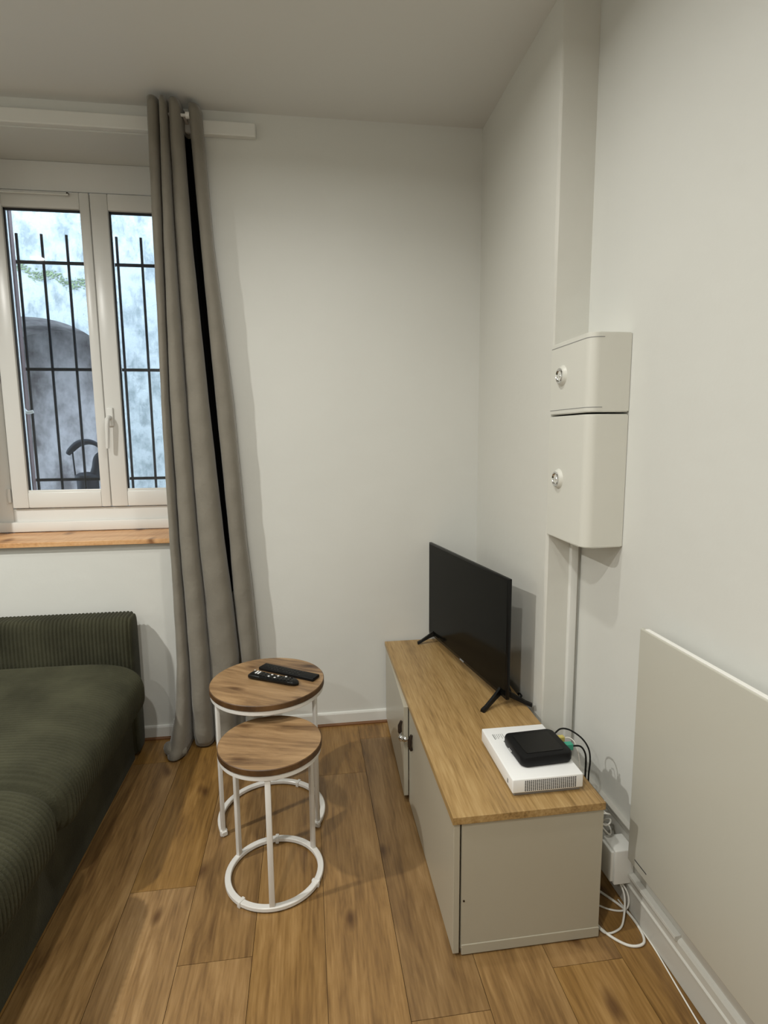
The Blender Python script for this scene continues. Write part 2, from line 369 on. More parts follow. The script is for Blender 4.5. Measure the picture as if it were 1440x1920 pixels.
# ------------------------------------------------------------------ curtain
rows = [(2.718, [-.585, -.538, -.506, -.456, -.436, -.386]), (2.2, [-.590, -.550, -.507, -.443, -.412, -.361]), (1.55, [-.596, -.564, -.497, -.408, -.382, -.308]),
        (.95, [-.597, -.560, -.480, -.370, -.352, -.278]), (.72, [-.597, -.553, -.468, -.350, -.345, -.26]), (.40, [-.598, -.546, -.458, -.329, -.322, -.243]), (.16, [-.615, -.545, -.455, -.352, -.310, -.24]), (.012, [-.645, -.547, -.453, -.36, -.318, -.24])]
def crow(z):
    for (z1, a), (z0, b) in zip(rows, rows[1:]):
        if z >= z0-1e-9:
            t = (z-z0)/(z1-z0); return [p*t+q*(1-t) for p, q in zip(a, b)]
    return rows[-1][1]
def curtain():
    bm = bmesh.new(); nz = 110; grid = []
    for iz in range(nz+1):
        z = 2.718*(1-iz/nz)+.010*(iz/nz)
        X = crow(z); low = max(0, 1-z/.45); line = []
        # lobes 0,1,2 hang in front, then a deep pocket, then the last lobe
        def lobe(x0, x1, yb, A, n=14, skew=0.0, e=.62):
            for k in range(n+1):
                s = k/n; xx = x0+(x1-x0)*(s-.09*math.sin(2*PI*s)); line.append((xx, yb-A*max(0, math.sin(PI*s))**e+skew*s))
        wob = .004*math.sin(z*6)
        f = .5+.5*math.cos(z*3.1)
        lobe(X[0], X[1], 2.535, .062+.05*low+wob)
        lobe(X[1]+.002, X[2], 2.540, .066+.012*f+.02*low)
        lobe(X[2]+.002, X[3]-.002, 2.545, .070-.01*f, 16)
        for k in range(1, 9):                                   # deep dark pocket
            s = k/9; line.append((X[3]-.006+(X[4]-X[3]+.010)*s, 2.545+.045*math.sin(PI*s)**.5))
        lobe(X[4]+.002, X[5], 2.560, .058+.008*f, 16, skew=.012)
        # small creases and the hem gathering on the floor
        o = []
        for i, (x, y) in enumerate(line):
            c = .0016*math.sin(z*23+x*60)+.0012*math.sin(z*41-x*35+2)
            dz = 0
            if z < .30:
                q = (1-z/.30)
                if i < 15: y -= .05*q*q*math.sin(PI*min(1, i/14)); x -= .008*q*q
                c += .006*q*math.sin(z*48+x*22)
                if 15 <= i < 30: y += .03*q*q
            y = min(y+c, 2.592)
            o.append(bm.verts.new((x, y, z+dz)))
        grid.append(o)
    for a, b in zip(grid, grid[1:]):
        for k in range(len(a)-1):
            f = bm.faces.new((a[k], a[k+1], b[k+1], b[k])); f.smooth = True
            if 46 <= k <= 54 and .72 < a[k].co.z < 2.62: f.material_index = 1      # pocket painted black for the deep shade between the folds
    return bm
FOLDSHADE = mat('curtain_fold_shade', (.004, .004, .004, 1), .9, spec=.05)
cu = obj('curtain', curtain(), [CURT, FOLDSHADE], smooth=False)
for p in cu.data.polygons: p.use_smooth = True
so = cu.modifiers.new('thick', 'SOLIDIFY'); so.thickness = .0022; so.offset = 0
tag(cu, 'long taupe grey velvet curtain gathered right of the window, reaching the floor', 'curtain')
# gathered puddle of the leading edge on the floor
bm = bmesh.new()
pts = smooth_path([(-.652, 2.50, .02), (-.635, 2.452, .030), (-.60, 2.425, .027), (-.562, 2.435, .022)], 6)
tube(bm, pts, .02, 12, radii=[.010+.020*math.sin(PI*(i+1)/(len(pts)+1)) for i in range(len(pts))])
for v in bm.verts: v.co.z = max(.002, v.co.z)
obj('hem', bm, CURT, cu, smooth=True)

# ------------------------------------------------------------------ outside: bars, shutter, courtyard
GY = 3.0
gr = thing('window_grille', 'black iron security bars outside the window', 'window grille', (-.95, GY, 1.1))
for x in (-1.322, -1.212, -1.101, -.988, -.876, -.764, -.652, -.54):
    bm = bmesh.new(); tube(bm, [(x, GY, .99), (x, GY, 2.357)], .0062, 10); obj('bar', bm, IRON, gr, smooth=True)
for z in (2.229, 1.734, 1.197):
    bm = B(((WX0-.0, GY-.004, z-.007), (WX1, GY+.004, z+.007))); obj('cross_bar', bm, IRON, gr)
sh = thing('window_shutter', 'brown folded window shutter standing at the left of the bars', 'shutter', (-1.34, 2.985, 1.05))
bm = B(((-1.368, 2.955, 1.0), (-1.326, 2.985, 2.55)), bev=.003); obj('shutter_leaf', bm, BROWNP, sh)
bm = B(((-1.388, 2.950, 1.0), (-1.374, 2.99, 2.55)), bev=.002); obj('side_strip', bm, PVC, sh)
bm = bmesh.new(); tube(bm, smooth_path([(-1.355, 2.945, 1.552), (-1.335, 2.938, 1.545), (-1.315, 2.935, 1.525), (-1.29, 2.94, 1.530)], 4), .008, 10, radii=None)
bx(bm, (-1.362, 2.944, 1.515), (-1.338, 2.956, 1.575), .003); obj('latch', bm, STEEL, sh, smooth=True)
# courtyard wall with an arched niche (built as a shell with the arch cut out)
CY = 4.5
def arch_wall():
    bm = bmesh.new(); cx, hw, z0, zs, rz = -1.98, .56, -.15, 1.93, .34
    arc = [(cx+hw*math.cos(a), zs+rz*math.sin(a)) for a in [PI*i/24 for i in range(25)]]
    top = 4.6; xl, xr = -4.5, -1.02
    def P(x, z, y=CY): return bm.verts.new((x, y, z))
    # front face strips above the arch
    a = [P(x, z) for x, z in arc]; t = [P(x, top) for x, z in arc]
    for i in range(24): bm.faces.new((a[i], a[i+1], t[i+1], t[i]))
    R0 = P(xr, top); R1 = P(xr, z0); A0 = P(cx+hw, z0); bm.faces.new((t[0], R0, R1, A0, a[0]))
    L0 = P(xl, top); L1 = P(xl, z0); A1 = P(cx-hw, z0); bm.faces.new((t[-1], a[-1], A1, L1, L0))
    # reveal and back of the niche
    D = .6
    outl = [(cx+hw, z0)]+arc+[(cx-hw, z0)]
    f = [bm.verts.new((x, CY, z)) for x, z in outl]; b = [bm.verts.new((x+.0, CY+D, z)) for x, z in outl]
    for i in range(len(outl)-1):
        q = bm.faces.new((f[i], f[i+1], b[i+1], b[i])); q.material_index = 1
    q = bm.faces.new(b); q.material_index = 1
    # side wall coming forward on the right, seen through the right sash
    s = [P(xr, top), P(xr, z0), bm.verts.new((.9, 3.9, z0)), bm.verts.new((.9, 3.9, top))]
    bm.faces.new(s)
    bmesh.ops.remove_doubles(bm, verts=bm.verts[:], dist=1e-5)
    return bm
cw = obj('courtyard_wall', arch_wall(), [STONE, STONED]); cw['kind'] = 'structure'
tag(cw, 'weathered pale courtyard wall with an arched niche outside the window', 'wall', kind='structure')
cf = obj('unseen_courtyard_ground', B(((-4.5, YO, -.2), (.9, 5.2, -.1))), BOUNCE); tag(cf, 'unseen pale courtyard ground outside the window, bouncing daylight in', 'ground', kind='structure')
# moss line
bm = bmesh.new()
for i in range(420):
    t = random.random(); x = -2.05+t*.50; z = 2.62-t*.13+random.gauss(0, .018)+.02*math.sin(t*14); r = random.uniform(.003, .009)
    bmesh.ops.create_icosphere(bm, subdivisions=1, radius=r, matrix=Matrix.Translation((x, CY-.004, z)) @ Matrix.Diagonal((1, .35, .6, 1)))
tag(obj('moss', bm, MOSS), 'green moss growing in a line across the courtyard wall', 'moss', kind='stuff')
# hand pump / tap in the yard
pu = thing('water_pump', 'old black hand water pump with curved spout in the courtyard', 'water pump', (-1.34, 3.7, .6))
bm = bmesh.new()
lathe(bm, [(.0, -.1), (.09, -.1), (.09, -.06), (.062, -.05), (.062, 1.14), (.070, 1.15), (.070, 1.175), (.045, 1.19), (.0, 1.195)], -1.345, 3.7, 24); obj('body', bm, IRON, pu, smooth=True)
bm = bmesh.new(); pts = smooth_path([(-1.30, 3.7, 1.17), (-1.285, 3.7, 1.22), (-1.275, 3.7, 1.275), (-1.25, 3.7, 1.30)], 5); tube(bm, pts, .03, 12, radii=[.034-.0006*i for i in range(len(pts))]); obj('neck', bm, IRON, pu, smooth=True)
bm = bmesh.new(); pts = smooth_path([(-1.445, 3.69, 1.305), (-1.42, 3.69, 1.335), (-1.37, 3.69, 1.372), (-1.30, 3.69, 1.375), (-1.235, 3.69, 1.325), (-1.19, 3.69, 1.22), (-1.155, 3.69, 1.08), (-1.14, 3.69, .9), (-1.135, 3.69, .4)], 6)
tube(bm, pts, .014, 10, radii=[.013+.008*math.sin(PI*min(1, i/20)) for i in range(len(pts))]); obj('pump_handle', bm, IRON, pu, smooth=True)
bm = bmesh.new(); tube(bm, [(-1.418, 3.69, 1.33), (-1.412, 3.69, 1.17)], .005, 8); obj('pump_rod', bm, IRON, pu, smooth=True)

# ------------------------------------------------------------------ sofa
def ribf(t, pitch, amp): return amp*(abs(math.sin(PI*t/pitch))**1.15-1)
def pillow_block(axis, lo, hi, c0, c1, a, b, e0, e1, endr, pitch, amp, nsec=72, per=7, sag=None):
    """superellipse section in the plane across `axis`, extruded from lo to hi with rounded ends and cord ribs"""
    bm = bmesh.new(); n = int((hi-lo)/pitch*per); cols = []
    for i in range(n+1):
        t = lo+(hi-lo)*i/n; d = min(t-lo, hi-t); k = 1.0
        inset = endr*(1-math.sqrt(max(0, 1-(1-min(1, d/endr))**2))) if d < endr else 0
        aa, bb_ = a-inset, b-inset*.9; rr = ribf(t, pitch, amp)*min(1, d/(endr*.5)+.1)
        col = []
        for s in range(nsec):
            th = 2*PI*s/nsec; cs, sn = math.cos(th), math.sin(th)
            px = c0+math.copysign(abs(cs)**e0, cs)*(aa+rr); pz = c1+math.copysign(abs(sn)**e1, sn)*(bb_+rr)
            if sag: px, pz = sag(t, px, pz, th)
            col.append(bm.verts.new((px, t, pz) if axis == 'y' else (t, px, pz)))
        cols.append(col)
    for i in range(n):
        A_, B_ = cols[i], cols[i+1]
        for s in range(nsec): bm.faces.new((A_[s], A_[(s+1) % nsec], B_[(s+1) % nsec], B_[s]))
    bm.faces.new(cols[0]); bm.faces.new(list(reversed(cols[-1])))
    return bm
sofa = thing('sofa', 'dark olive green corduroy sofa along the left side', 'sofa', (-1.2, 1.6, 0))
bm = bmesh.new()
bx(bm, (-1.9, -.4, .0), (-.782, 2.44, .285)); obj('base', bm, CORD, sofa)
def sg(t, px, pz, th):
    # softly domed top, front falls as a rounded nose
    if math.sin(th) > 0: pz += .010*math.sin(PI*(t-.0)/1.0)**2*math.sin(th)-.004
    if px > -.85: pz -= .018*((px+.85)/.17)**2
    return px, pz
for lo, hi in ((1.575, 2.425), (.72, 1.570), (-.14, .715)):
    bm = pillow_block('y', lo, hi, -1.205, .352, .505, .118, .36, .62, .075, .0165, .0080, sag=sg, nsec=80)
    o = obj('seat_cushion', bm, CORD, sofa)
    for p in o.data.polygons: p.use_smooth = True
bm = pillow_block('x', -1.9, -.762, 2.497, .325, .066, .320, .34, .22, .032, .0155, .0066, nsec=72, per=7)
o = obj('armrest', bm, CORD, sofa)
for p in o.data.polygons: p.use_smooth = True
bm = bmesh.new(); bx(bm, (-2.1, -.4, .02), (-1.72, 2.43, .80), .06, 4); obj('backrest', bm, CORD, sofa, smooth=True)

# ------------------------------------------------------------------ nesting side tables
def ringbar(bm, cx, cy, r, w, z0, z1, a0=0, a1=2*PI):
    b = .002
    lathe(bm, [(r-w, z0+b), (r-w+b, z0), (r-b, z0), (r, z0+b), (r, z1-b), (r-b, z1), (r-w+b, z1), (r-w, z1-b)], cx, cy, 72, a0, a1, closed_prof=True)
def side_table(cx, cy, Rr, Ht, legs, ring, label, rot, lr):
    t = thing('side_table', label, 'side table', (cx, cy, 0), 'pair of nesting side tables')
    bm = bmesh.new(); lathe(bm, [(0, Ht-.020), (Rr-.001, Ht-.020), (Rr, Ht-.019), (Rr, Ht-.002), (Rr-.002, Ht), (0, Ht)], 0, 0, 96)
    for f in bm.faces:
        if abs(f.normal.z) < .5 or f.calc_center_median().z < Ht-.01: f.material_index = 1
    bm.normal_update()
    for f in bm.faces: f.material_index = 0 if (f.calc_center_median().z > Ht-.0006) else 1
    o = obj('tabletop', bm, [RUSTIC, RUSTEDGE], smooth=True); o.parent = t; o.rotation_euler = (0, 0, rot)
    bm = bmesh.new(); ringbar(bm, cx, cy, Rr-.003, .010, Ht-.037, Ht-.0205); obj('rim', bm, STEEL, t, smooth=True)
    for a in legs:
        a = math.radians(a); c, s = math.cos(a), math.sin(a)
        bm = bmesh.new(); M_ = Matrix.Translation((cx+c*lr, cy+s*lr, 0)) @ Matrix.Rotation(a, 4, 'Z')
        bx(bm, (-.0065, -.0085, .006), (.0065, .0085, Ht-.025), .0025, 2, mtx=M_); obj('leg', bm, STEEL, t, smooth=True)
    bm = bmesh.new(); ringbar(bm, cx, cy, lr+.0095, .019, .004, .018, *ring); obj('foot_ring', bm, STEEL, t, smooth=True)
    for a in [math.radians(x) for x in ((-130, -28, 90) if ring[1]-ring[0] > 6.2 else (208, -29, 60))]:
        bm = bmesh.new(); M_ = Matrix.Translation((cx+math.cos(a)*lr, cy+math.sin(a)*lr, 0)) @ Matrix.Rotation(a, 4, 'Z')
        bx(bm, (-.0125, -.006, 0), (.0125, .006, .0205), .002, 2, mtx=M_); obj('foot', bm, STEEL, t, smooth=True)
    return t
rd = math.radians
side_table(-.160, 1.975, .203, .530, (207, -27, 90), (rd(-32), rd(212)), 'taller round nesting side table, two remote controls lying on its wood top', rd(62), .187)
side_table(-.135, 1.680, .160, .460, (146, 33, -90), (0, 2*PI), 'shorter round nesting side table with bare wood top, tucked in front of the taller one', rd(75), .147)

# ------------------------------------------------------------------ remote controls
def place(bm, loc, rz):
    M_ = Matrix.Translation(loc) @ Matrix.Rotation(rz, 4, 'Z')
    for v in bm.verts: v.co = M_ @ v.co
    return bm
def remote_round():
    loc, rz = (-.139, 1.959, .530), math.atan2(1.913-2.01, -.051+.228)
    t = thing('remote_control', 'black rounded remote control with white buttons, nearer the table front', 'remote control', loc, 'remote controls on the taller side table')
    bm = bmesh.new(); L_ = .205; n = 30; ring = []
    for i in range(n+1):
        s = i/n; x = -L_/2+L_*s
        e = math.sqrt(max(0, 1-abs(2*s-1)**9)); w = .0235*(1-.10*s)*max(.25, e); h = .021-.006*s+.004*math.cos(s*PI)**2; h *= max(.45, e)
        base = .002+.004*math.sin(PI*s)
        ring.append([bm.verts.new((x, w*math.copysign(abs(math.cos(a))**.7, math.cos(a)), base+(h-base)*(.5+.5*math.copysign(abs(math.sin(a))**.6, math.sin(a))))) for a in [2*PI*k/20 for k in range(20)]])
    for a, b in zip(ring, ring[1:]):
        for k in range(20): bm.faces.new((a[k], a[(k+1) % 20], b[(k+1) % 20], b[k]))
    bm.faces.new(ring[0]); bm.faces.new(list(reversed(ring[-1])))
    obj('remote_body', place(bm, loc, rz), BLACK, t, smooth=True)
    def btn(x, y, w, l, m, h=.0028):
        s = (x+L_/2)/L_; z = .021-.006*s+.004*math.cos(s*PI)**2-.0012
        b = bmesh.new(); bx(b, (x-l/2, y-w/2, z), (x+l/2, y+w/2, z+h), .0008); obj('button', place(b, loc, rz), m, t)
    for x in (-.068, -.058): 
        for y in (.007, -.004): btn(x, y, .009, .006, WPRINT)
    for x, y in ((-.009, .010), (.0165, .009), (-.014, -.006), (.012, -.008), (.047, .012)): btn(x, y, .006, .007, WPRINT)
    btn(-.083, .012, .004, .004, WPRINT)
    for i in range(9):
        for j in range(3): btn(-.045+.0145*i, -.013+.0125*j, .0045, .007, MATTB, .0022)
remote_round()
def remote_flat():
    P0, P1 = Vector((-.186, 2.082)), Vector((.015, 1.945)); c = (P0+P1)/2; d = P1-P0
    loc, rz = (c.x, c.y, .530), math.atan2(d.y, d.x)
    t = thing('remote_control', 'flat slim black rectangular remote control lying behind the rounded one', 'remote control', loc, 'remote controls on the taller side table')
    bm = bmesh.new(); bx(bm, (-d.length/2, -.0225, .001), (d.length/2, .0225, .013), .003, 3); obj('remote_body', place(bm, loc, rz), MATTB, t, smooth=True)
    bm = bmesh.new()
    for i in range(12):
        for j in range(3):
            if (i*7+j*3) % 5 == 0: continue
            bx(bm, (-.095+.0135*i, -.015+.0125*j-.003, .0126), (-.095+.0135*i+.008, -.015+.0125*j+.003, .0138), .0004)
    obj('keypad', place(bm, loc, rz), BLACK, t)
remote_flat()

# ------------------------------------------------------------------ TV cabinet
cab = thing('tv_cabinet', 'low white television cabinet with light oak top against the right wall', 'cabinet', (.56, 1.95, 0))
X0, X1, Y0, Y1 = .353, .778, 1.305, 2.590
o = obj('cabinet_top', B(((X0, Y0, CT-.021), (X1, Y1, CT)), bev=.0012), OAK, cab, origin=((X0+X1)/2, 1.9, CT))
bm = bmesh.new()
bx(bm, (.379, Y0+.006, .022), (X1-.002, Y0+.024, CT-.0215), .001)           # near side panel
bx(bm, (.379, Y1-.024, .022), (X1-.002, Y1-.006, CT-.0215), .001)
bx(bm, (.379, 1.955, .022), (X1-.002, 1.973, CT-.0215), .001)
bx(bm, (.379, Y0+.024, .036), (X1-.012, Y1-.024, .052)); bx(bm, (X1-.012, Y0+.024, .036), (X1-.004, Y1-.024, CT-.022))
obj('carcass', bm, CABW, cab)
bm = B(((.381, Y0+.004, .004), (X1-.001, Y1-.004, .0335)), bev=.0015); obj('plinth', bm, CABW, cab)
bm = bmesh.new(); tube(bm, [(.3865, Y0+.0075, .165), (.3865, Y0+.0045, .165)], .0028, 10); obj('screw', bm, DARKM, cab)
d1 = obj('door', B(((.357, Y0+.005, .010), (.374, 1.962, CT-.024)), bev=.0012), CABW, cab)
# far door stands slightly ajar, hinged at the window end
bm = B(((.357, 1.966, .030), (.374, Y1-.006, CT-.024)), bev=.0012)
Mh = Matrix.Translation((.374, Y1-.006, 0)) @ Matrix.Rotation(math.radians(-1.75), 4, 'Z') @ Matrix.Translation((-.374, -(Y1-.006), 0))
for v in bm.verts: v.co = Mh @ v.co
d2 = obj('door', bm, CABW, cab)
def cab_handle(par, x, y, z):
    bm = bmesh.new(); tube(bm, [(x, y, z-.030), (x-.006, y, z-.012), (x-.006, y, z+.012), (x, y, z+.030)], .006, 10, radii=[.005, .008, .008, .005])
    obj('handle', bm, DARKM, par, smooth=True)
cab_handle(d2, .333, 1.992, .292); cab_handle(d1, .352, 1.885, .292)
bm = bmesh.new(); tube(bm, smooth_path([(.330, 1.982, .278), (.326, 1.955, .276), (.332, 1.925, .280), (.345, 1.895, .300)], 5), .005, 10)
bmesh.ops.create_uvsphere(bm, u_segments=16, v_segments=10, radius=.0125, matrix=Matrix.Translation((.328, 1.957, .272)))
bmesh.ops.create_uvsphere(bm, u_segments=16, v_segments=10, radius=.010, matrix=Matrix.Translation((.336, 1.925, .286)))
obj('latch', bm, CHROME, cab, smooth=True)

# ------------------------------------------------------------------ television
tvd = Vector((.125, -.735, 0)).normalized(); tvn = Vector((tvd.y, -tvd.x, 0)); TW, TH = .7455, .450
if tvn.x > 0: tvn = -tvn
TM = Matrix(((tvd.x, -tvn.x, 0, .569), (tvd.y, -tvn.y, 0, 2.583), (0, 0, 1, .447), (0, 0, 0, 1)))   # local x along the screen, y backwards, z up
def tvo(name, bm, m, par=None, smooth=False):
    for v in bm.verts: v.co = TM @ v.co
    return obj(name, bm, m, par, smooth)
tv = thing('television', 'black flat screen television on two splayed feet, on the oak cabinet top', 'television', (.63, 2.2, CT))
bm = bmesh.new(); bx(bm, (0, 0, 0), (TW, .014, TH), .003, 2); tvo('bezel', bm, BLACK, tv, True)
bm = bmesh.new(); bx(bm, (.008, -.0008, .014), (TW-.008, .002, TH-.008)); tvo('screen', bm, SCREEN, tv)
bm = bmesh.new(); bx(bm, (.10, .012, .02), (TW-.10, .05, .25), .014, 3); tvo('rear_housing', bm, MATTB, tv, True)
bm = bmesh.new(); bx(bm, (TW/2-.018, -.002, .003), (TW/2+.018, .004, .009), .001); tvo('brand_plate', bm, GREYP, tv)
def foot(root, tip):
    r, t = Vector(root), Vector(tip); d = t-r; s = Vector((-d.y, d.x, 0)).normalized()
    bm = bmesh.new(); sec = []
    for k, (f, z, h, w) in enumerate(((0, .452, .030, .007), (.35, .440, .018, .0075), (.8, .4215, .011, .0085), (1, CT+.0005, .011, .009))):
        p = r+d*f; p.z = z
        sec.append([bm.verts.new(p+s*a*w+Vector((0, 0, b*h))) for a, b in ((-1, 0), (1, 0), (.7, 1), (-.7, 1))])
    for a, b in zip(sec, sec[1:]):
        for k in range(4): bm.faces.new((a[k], a[(k+1) % 4], b[(k+1) % 4], b[k]))
    bm.faces.new(sec[0]); bm.faces.new(list(reversed(sec[-1])))
    return bm
rr = TM @ Vector((TW-.050, .007, 0)); ll = TM @ Vector((.055, .007, 0))
for root, tips in ((rr, ((.601, 1.838, 0), (.795, 1.852, 0))), (ll, ((.503, 2.531, 0), (.672, 2.575, 0)))):
    for tp in tips:
        obj('foot', foot((root.x, root.y, 0), tp), BLACK, tv)
# power cable drooping behind
bm = bmesh.new(); tube(bm, smooth_path([(.716, 1.99, .50), (.735, 1.96, .475), (.745, 1.93, .43), (.76, 1.91, .4185), (.785, 1.93, .4185), (.797, 2.0, .38), (.797, 2.0, .2)], 6), .0035, 8)
obj('power_cable', bm, MATTB, tv, smooth=True)

# ------------------------------------------------------------------ boxes on the cabinet
wb = thing('internet_box', 'flat white internet box with vent holes, lying on the near end of the cabinet', 'internet box', (.637, 1.50, CT))
bm = B(((.541, 1.369, CT), (.735, 1.632, CT+.012)), bev=.003); obj('base', bm, mat('grey_device_base', (.25, .24, .235, 1), .4), wb)
bm = bmesh.new(); bx(bm, (.535, 1.362, CT+.0115), (.740, 1.638, CT+.052), .003, 3); obj('shell', bm, WPLAS, wb, smooth=True)
bm = bmesh.new()
for i in range(26):
    for j in range(7):
        x = .572+i*.0058; z = CT+.0175+j*.0046
        bx(bm, (x-.0017, 1.3612, z-.0014), (x+.0017, 1.3635, z+.0014))
o = obj('vent_grid', bm, DGREY, wb)
bm = bmesh.new()
for j in range(6):
    ln = (.030, .026, .028, .020, .027, .024)[j]
    bx(bm, (.556+j*.0062, 1.598-ln, CT+.0518), (.556+j*.0062+(.0032 if j == 0 else .0016), 1.598, CT+.0523))
lathe(bm, [(0, CT+.0518), (.0052, CT+.0518), (.0052, CT+.0523), (0, CT+.0523)], .583, 1.553, 18)
obj('printed_marks', bm, GREYP, wb)
bm = bmesh.new(); bx(bm, (.5343, 1.395, CT+.022), (.5355, 1.402, CT+.034)); obj('button', bm, GREYP, wb)

kb = thing('set_top_box', 'small black set-top box with rounded corners lying on the white box', 'set-top box', (.65, 1.48, CT+.052))
def rrect(x0, x1, y0, y1, r, bulge=0, n=6):
    out = []
    for cx, cy, a0 in ((x1-r, y1-r, 0), (x0+r, y1-r, 90), (x0+r, y0+r, 180), (x1-r, y0+r, 270)):
        for k in range(n+1):
            a = math.radians(a0+90*k/n); out.append((cx+r*math.cos(a), cy+r*math.sin(a)))
    if bulge:
        xm, ym = (x0+x1)/2, (y0+y1)/2; o2 = []
        for x, y in out:
            u, v = (x-xm)/((x1-x0)/2), (y-ym)/((y1-y0)/2)
            o2.append((x+bulge*u*(1-v*v), y+bulge*v*(1-u*u)))
        out = o2
    return out
bm = bmesh.new()
lv = []
for dz, ins in ((0, .006), (.003, .002), (.010, 0), (.026, 0), (.0305, .0015), (.032, .005)):
    pr = rrect(.578+ins, .731-ins, 1.412+ins, 1.548-ins, .014, .007, 6)
    lv.append([bm.verts.new((x, y, CT+.053+dz)) for x, y in pr])
for a, b in zip(lv, lv[1:]):
    for k in range(len(a)): bm.faces.new((a[k], a[(k+1) % len(a)], b[(k+1) % len(a)], b[k]))
bm.faces.new(list(reversed(lv[0]))); bm.faces.new(lv[-1])
Mk = Matrix.Translation((.655, 1.48, 0)) @ Matrix.Rotation(math.radians(3), 4, 'Z') @ Matrix.Translation((-.655, -1.48, 0))
for v in bm.verts: v.co = Mk @ v.co
obj('shell', bm, MATTB, kb, smooth=True)
bm = bmesh.new(); prism_z(bm, [(p.x, p.y) for p in (Mk @ Vector((x, y, 0)) for x, y in rrect(.598, .712, 1.430, 1.530, .006, .002))], CT+.0845, CT+.0862); obj('top_plate', bm, BLACK, kb)
bm = bmesh.new()
for k in range(3):
    p = Mk @ Vector((.5712, 1.492-.007*k, CT+.068)); bx(bm, p-Vector((.0008, .0013, .0013)), p+Vector((.0012, .0013, .0013)))
obj('indicator_light', bm, WPRINT, kb)
pg = thing('cable_plug', 'teal plug in the right side of the black set-top box', 'plug', (.755, 1.49, CT+.07))
bm = bmesh.new(); bx(bm, (.732, 1.463, CT+.060), (.760, 1.482, CT+.079), .002); obj('plug_body', bm, TEAL, pg)
pts = smooth_path([(.758, 1.472, CT+.069), (.785, 1.474, CT+.065), (.803, 1.480, CT+.045), (.812, 1.484, CT+.015), (.816, 1.49, CT-.06), (.83, 1.50, .22)], 6)
bm = bmesh.new(); tube(bm, pts, .0028, 8); obj('cable', bm, BLACK, pg, smooth=True)
pg = thing('cable_plug', 'yellow plug in the right side of the black set-top box', 'plug', (.75, 1.51, CT+.07))
bm = bmesh.new(); bx(bm, (.735, 1.508, CT+.061), (.755, 1.524, CT+.077), .002); obj('plug_body', bm, YELL, pg)
pts = smooth_path([(.754, 1.516, CT+.069), (.772, 1.514, CT+.070), (.786, 1.502, CT+.055), (.797, 1.493, CT+.0), (.80, 1.495, CT-.1), (.81, 1.50, .2)], 6)
bm = bmesh.new(); tube(bm, pts, .0016, 8); obj('cable', bm, CABLEW, pg, smooth=True)
pts = smooth_path([(.738, 1.540, CT+.074), (.76, 1.548, CT+.082), (.785, 1.538, CT+.081), (.812, 1.515, CT+.065), (.826, 1.497, CT+.040), (.828, 1.488, CT+.005), (.826, 1.49, CT-.06), (.84, 1.50, .22)], 6)
bm = bmesh.new(); tube(bm, pts, .0026, 8); tag(obj('power_cable', bm, BLACK, smooth=True), 'thin black cable arching from the set-top box down behind the cabinet', 'cable')

# ------------------------------------------------------------------ electrical covers on the right wall
def cover(z0, z1, label, seam, ly, lz):
    t = thing('electrical_box', label, 'electrical box', (.87, 1.67, z0), 'white electrical covers stacked on the wall')
    x0, x1, y0, y1, r = .806, E2-.0015, 1.544, 1.807, .030
    prof = [(x1, y0), (x1, y1-.004)]+[(x0, y1-.004)]+[(x0+r-r*math.cos(a), y0+r-r*math.sin(a)) for a in [PI/2*k/8 for k in range(9)]]
    # the part behind the proud wall corner is notched away
    prof = [(x1, y0), (x1, YS-.004), (x0, YS-.004)]+[(x0+r-r*math.cos(a), y0+r-r*math.sin(a)) for a in [PI/2*k/8 for k in range(9)]]
    bm = bmesh.new(); prism_z(bm, prof, z0, z1)
    for f in list(bm.faces):
        pass
    es = [e for e in bm.edges if abs(e.verts[0].co.z-e.verts[1].co.z) < 1e-6]
    bmesh.ops.bevel(bm, geom=es, offset=.0025, segments=2, affect='EDGES')
    obj('cover', bm, BOXM, t, smooth=True)
    if seam:
        for zz in (z0+.014, z1-.014):
            bm = bmesh.new(); pr = [(x0+r-(r+.0006)*math.cos(a), y0+r-(r+.0006)*math.sin(a)) for a in [PI/2*k/8 for k in range(9)]]
            pr = [(x0-.0006, YS-.006)]+pr+[(x0+r+.012, y0-.0006)]
            q = pr+[(x0+r+.012, y0+.002)]+[(x0+.003, y0+r), (x0+.003, YS-.006)]
            prism_z(bm, q, zz-.0009, zz+.0009); obj('seam', bm, GREYP, t)
    bm = bmesh.new(); prof = [(0, .014), (.013, .0135), (.016, .011), (.019, .004), (.021, 0)]
    n = 32; cols = []
    bmx = bmesh.new()
    lathe(bmx, [(.0, 0), (.034, 0), (.0305, .003), (.0275, .009), (.025, .0105), (.0, .0105)], 0, 0, 40)
    Mx = Matrix.Translation((x0+.001, ly, lz)) @ Matrix.Rotation(-PI/2, 4, 'Y')
    for v in bmx.verts: v.co = Mx @ v.co
    bm.free(); bossm = obj('screw_boss', bmx, BOXM, t, smooth=True)
    bmx = bmesh.new(); lathe(bmx, [(.0240, .0095), (.0240, .0130), (.0195, .0148), (.0170, .0130), (.0150, .0098), (.006, .0098), (.005, .0115), (0, .0115)], 0, 0, 40)
    for v in bmx.verts: v.co = Mx @ v.co
    obj('lock_ring', bmx, CHROME, bossm, smooth=True)
    return t
cover(1.4635, 1.688, 'smaller upper white electrical cover with one round chrome lock', True, 1.718, 1.583)
cover(1.064, 1.4575, 'larger lower white electrical cover with one round chrome lock', False, 1.722, 1.258)
ct = obj('cable_trunking', B(((.893, YS-.016, .25), (.921, YS+.002, 1.064)), bev=.004, seg=3), TRIM, smooth=True); tag(ct, 'narrow white vertical cable trunking under the electrical covers', 'cable trunking')

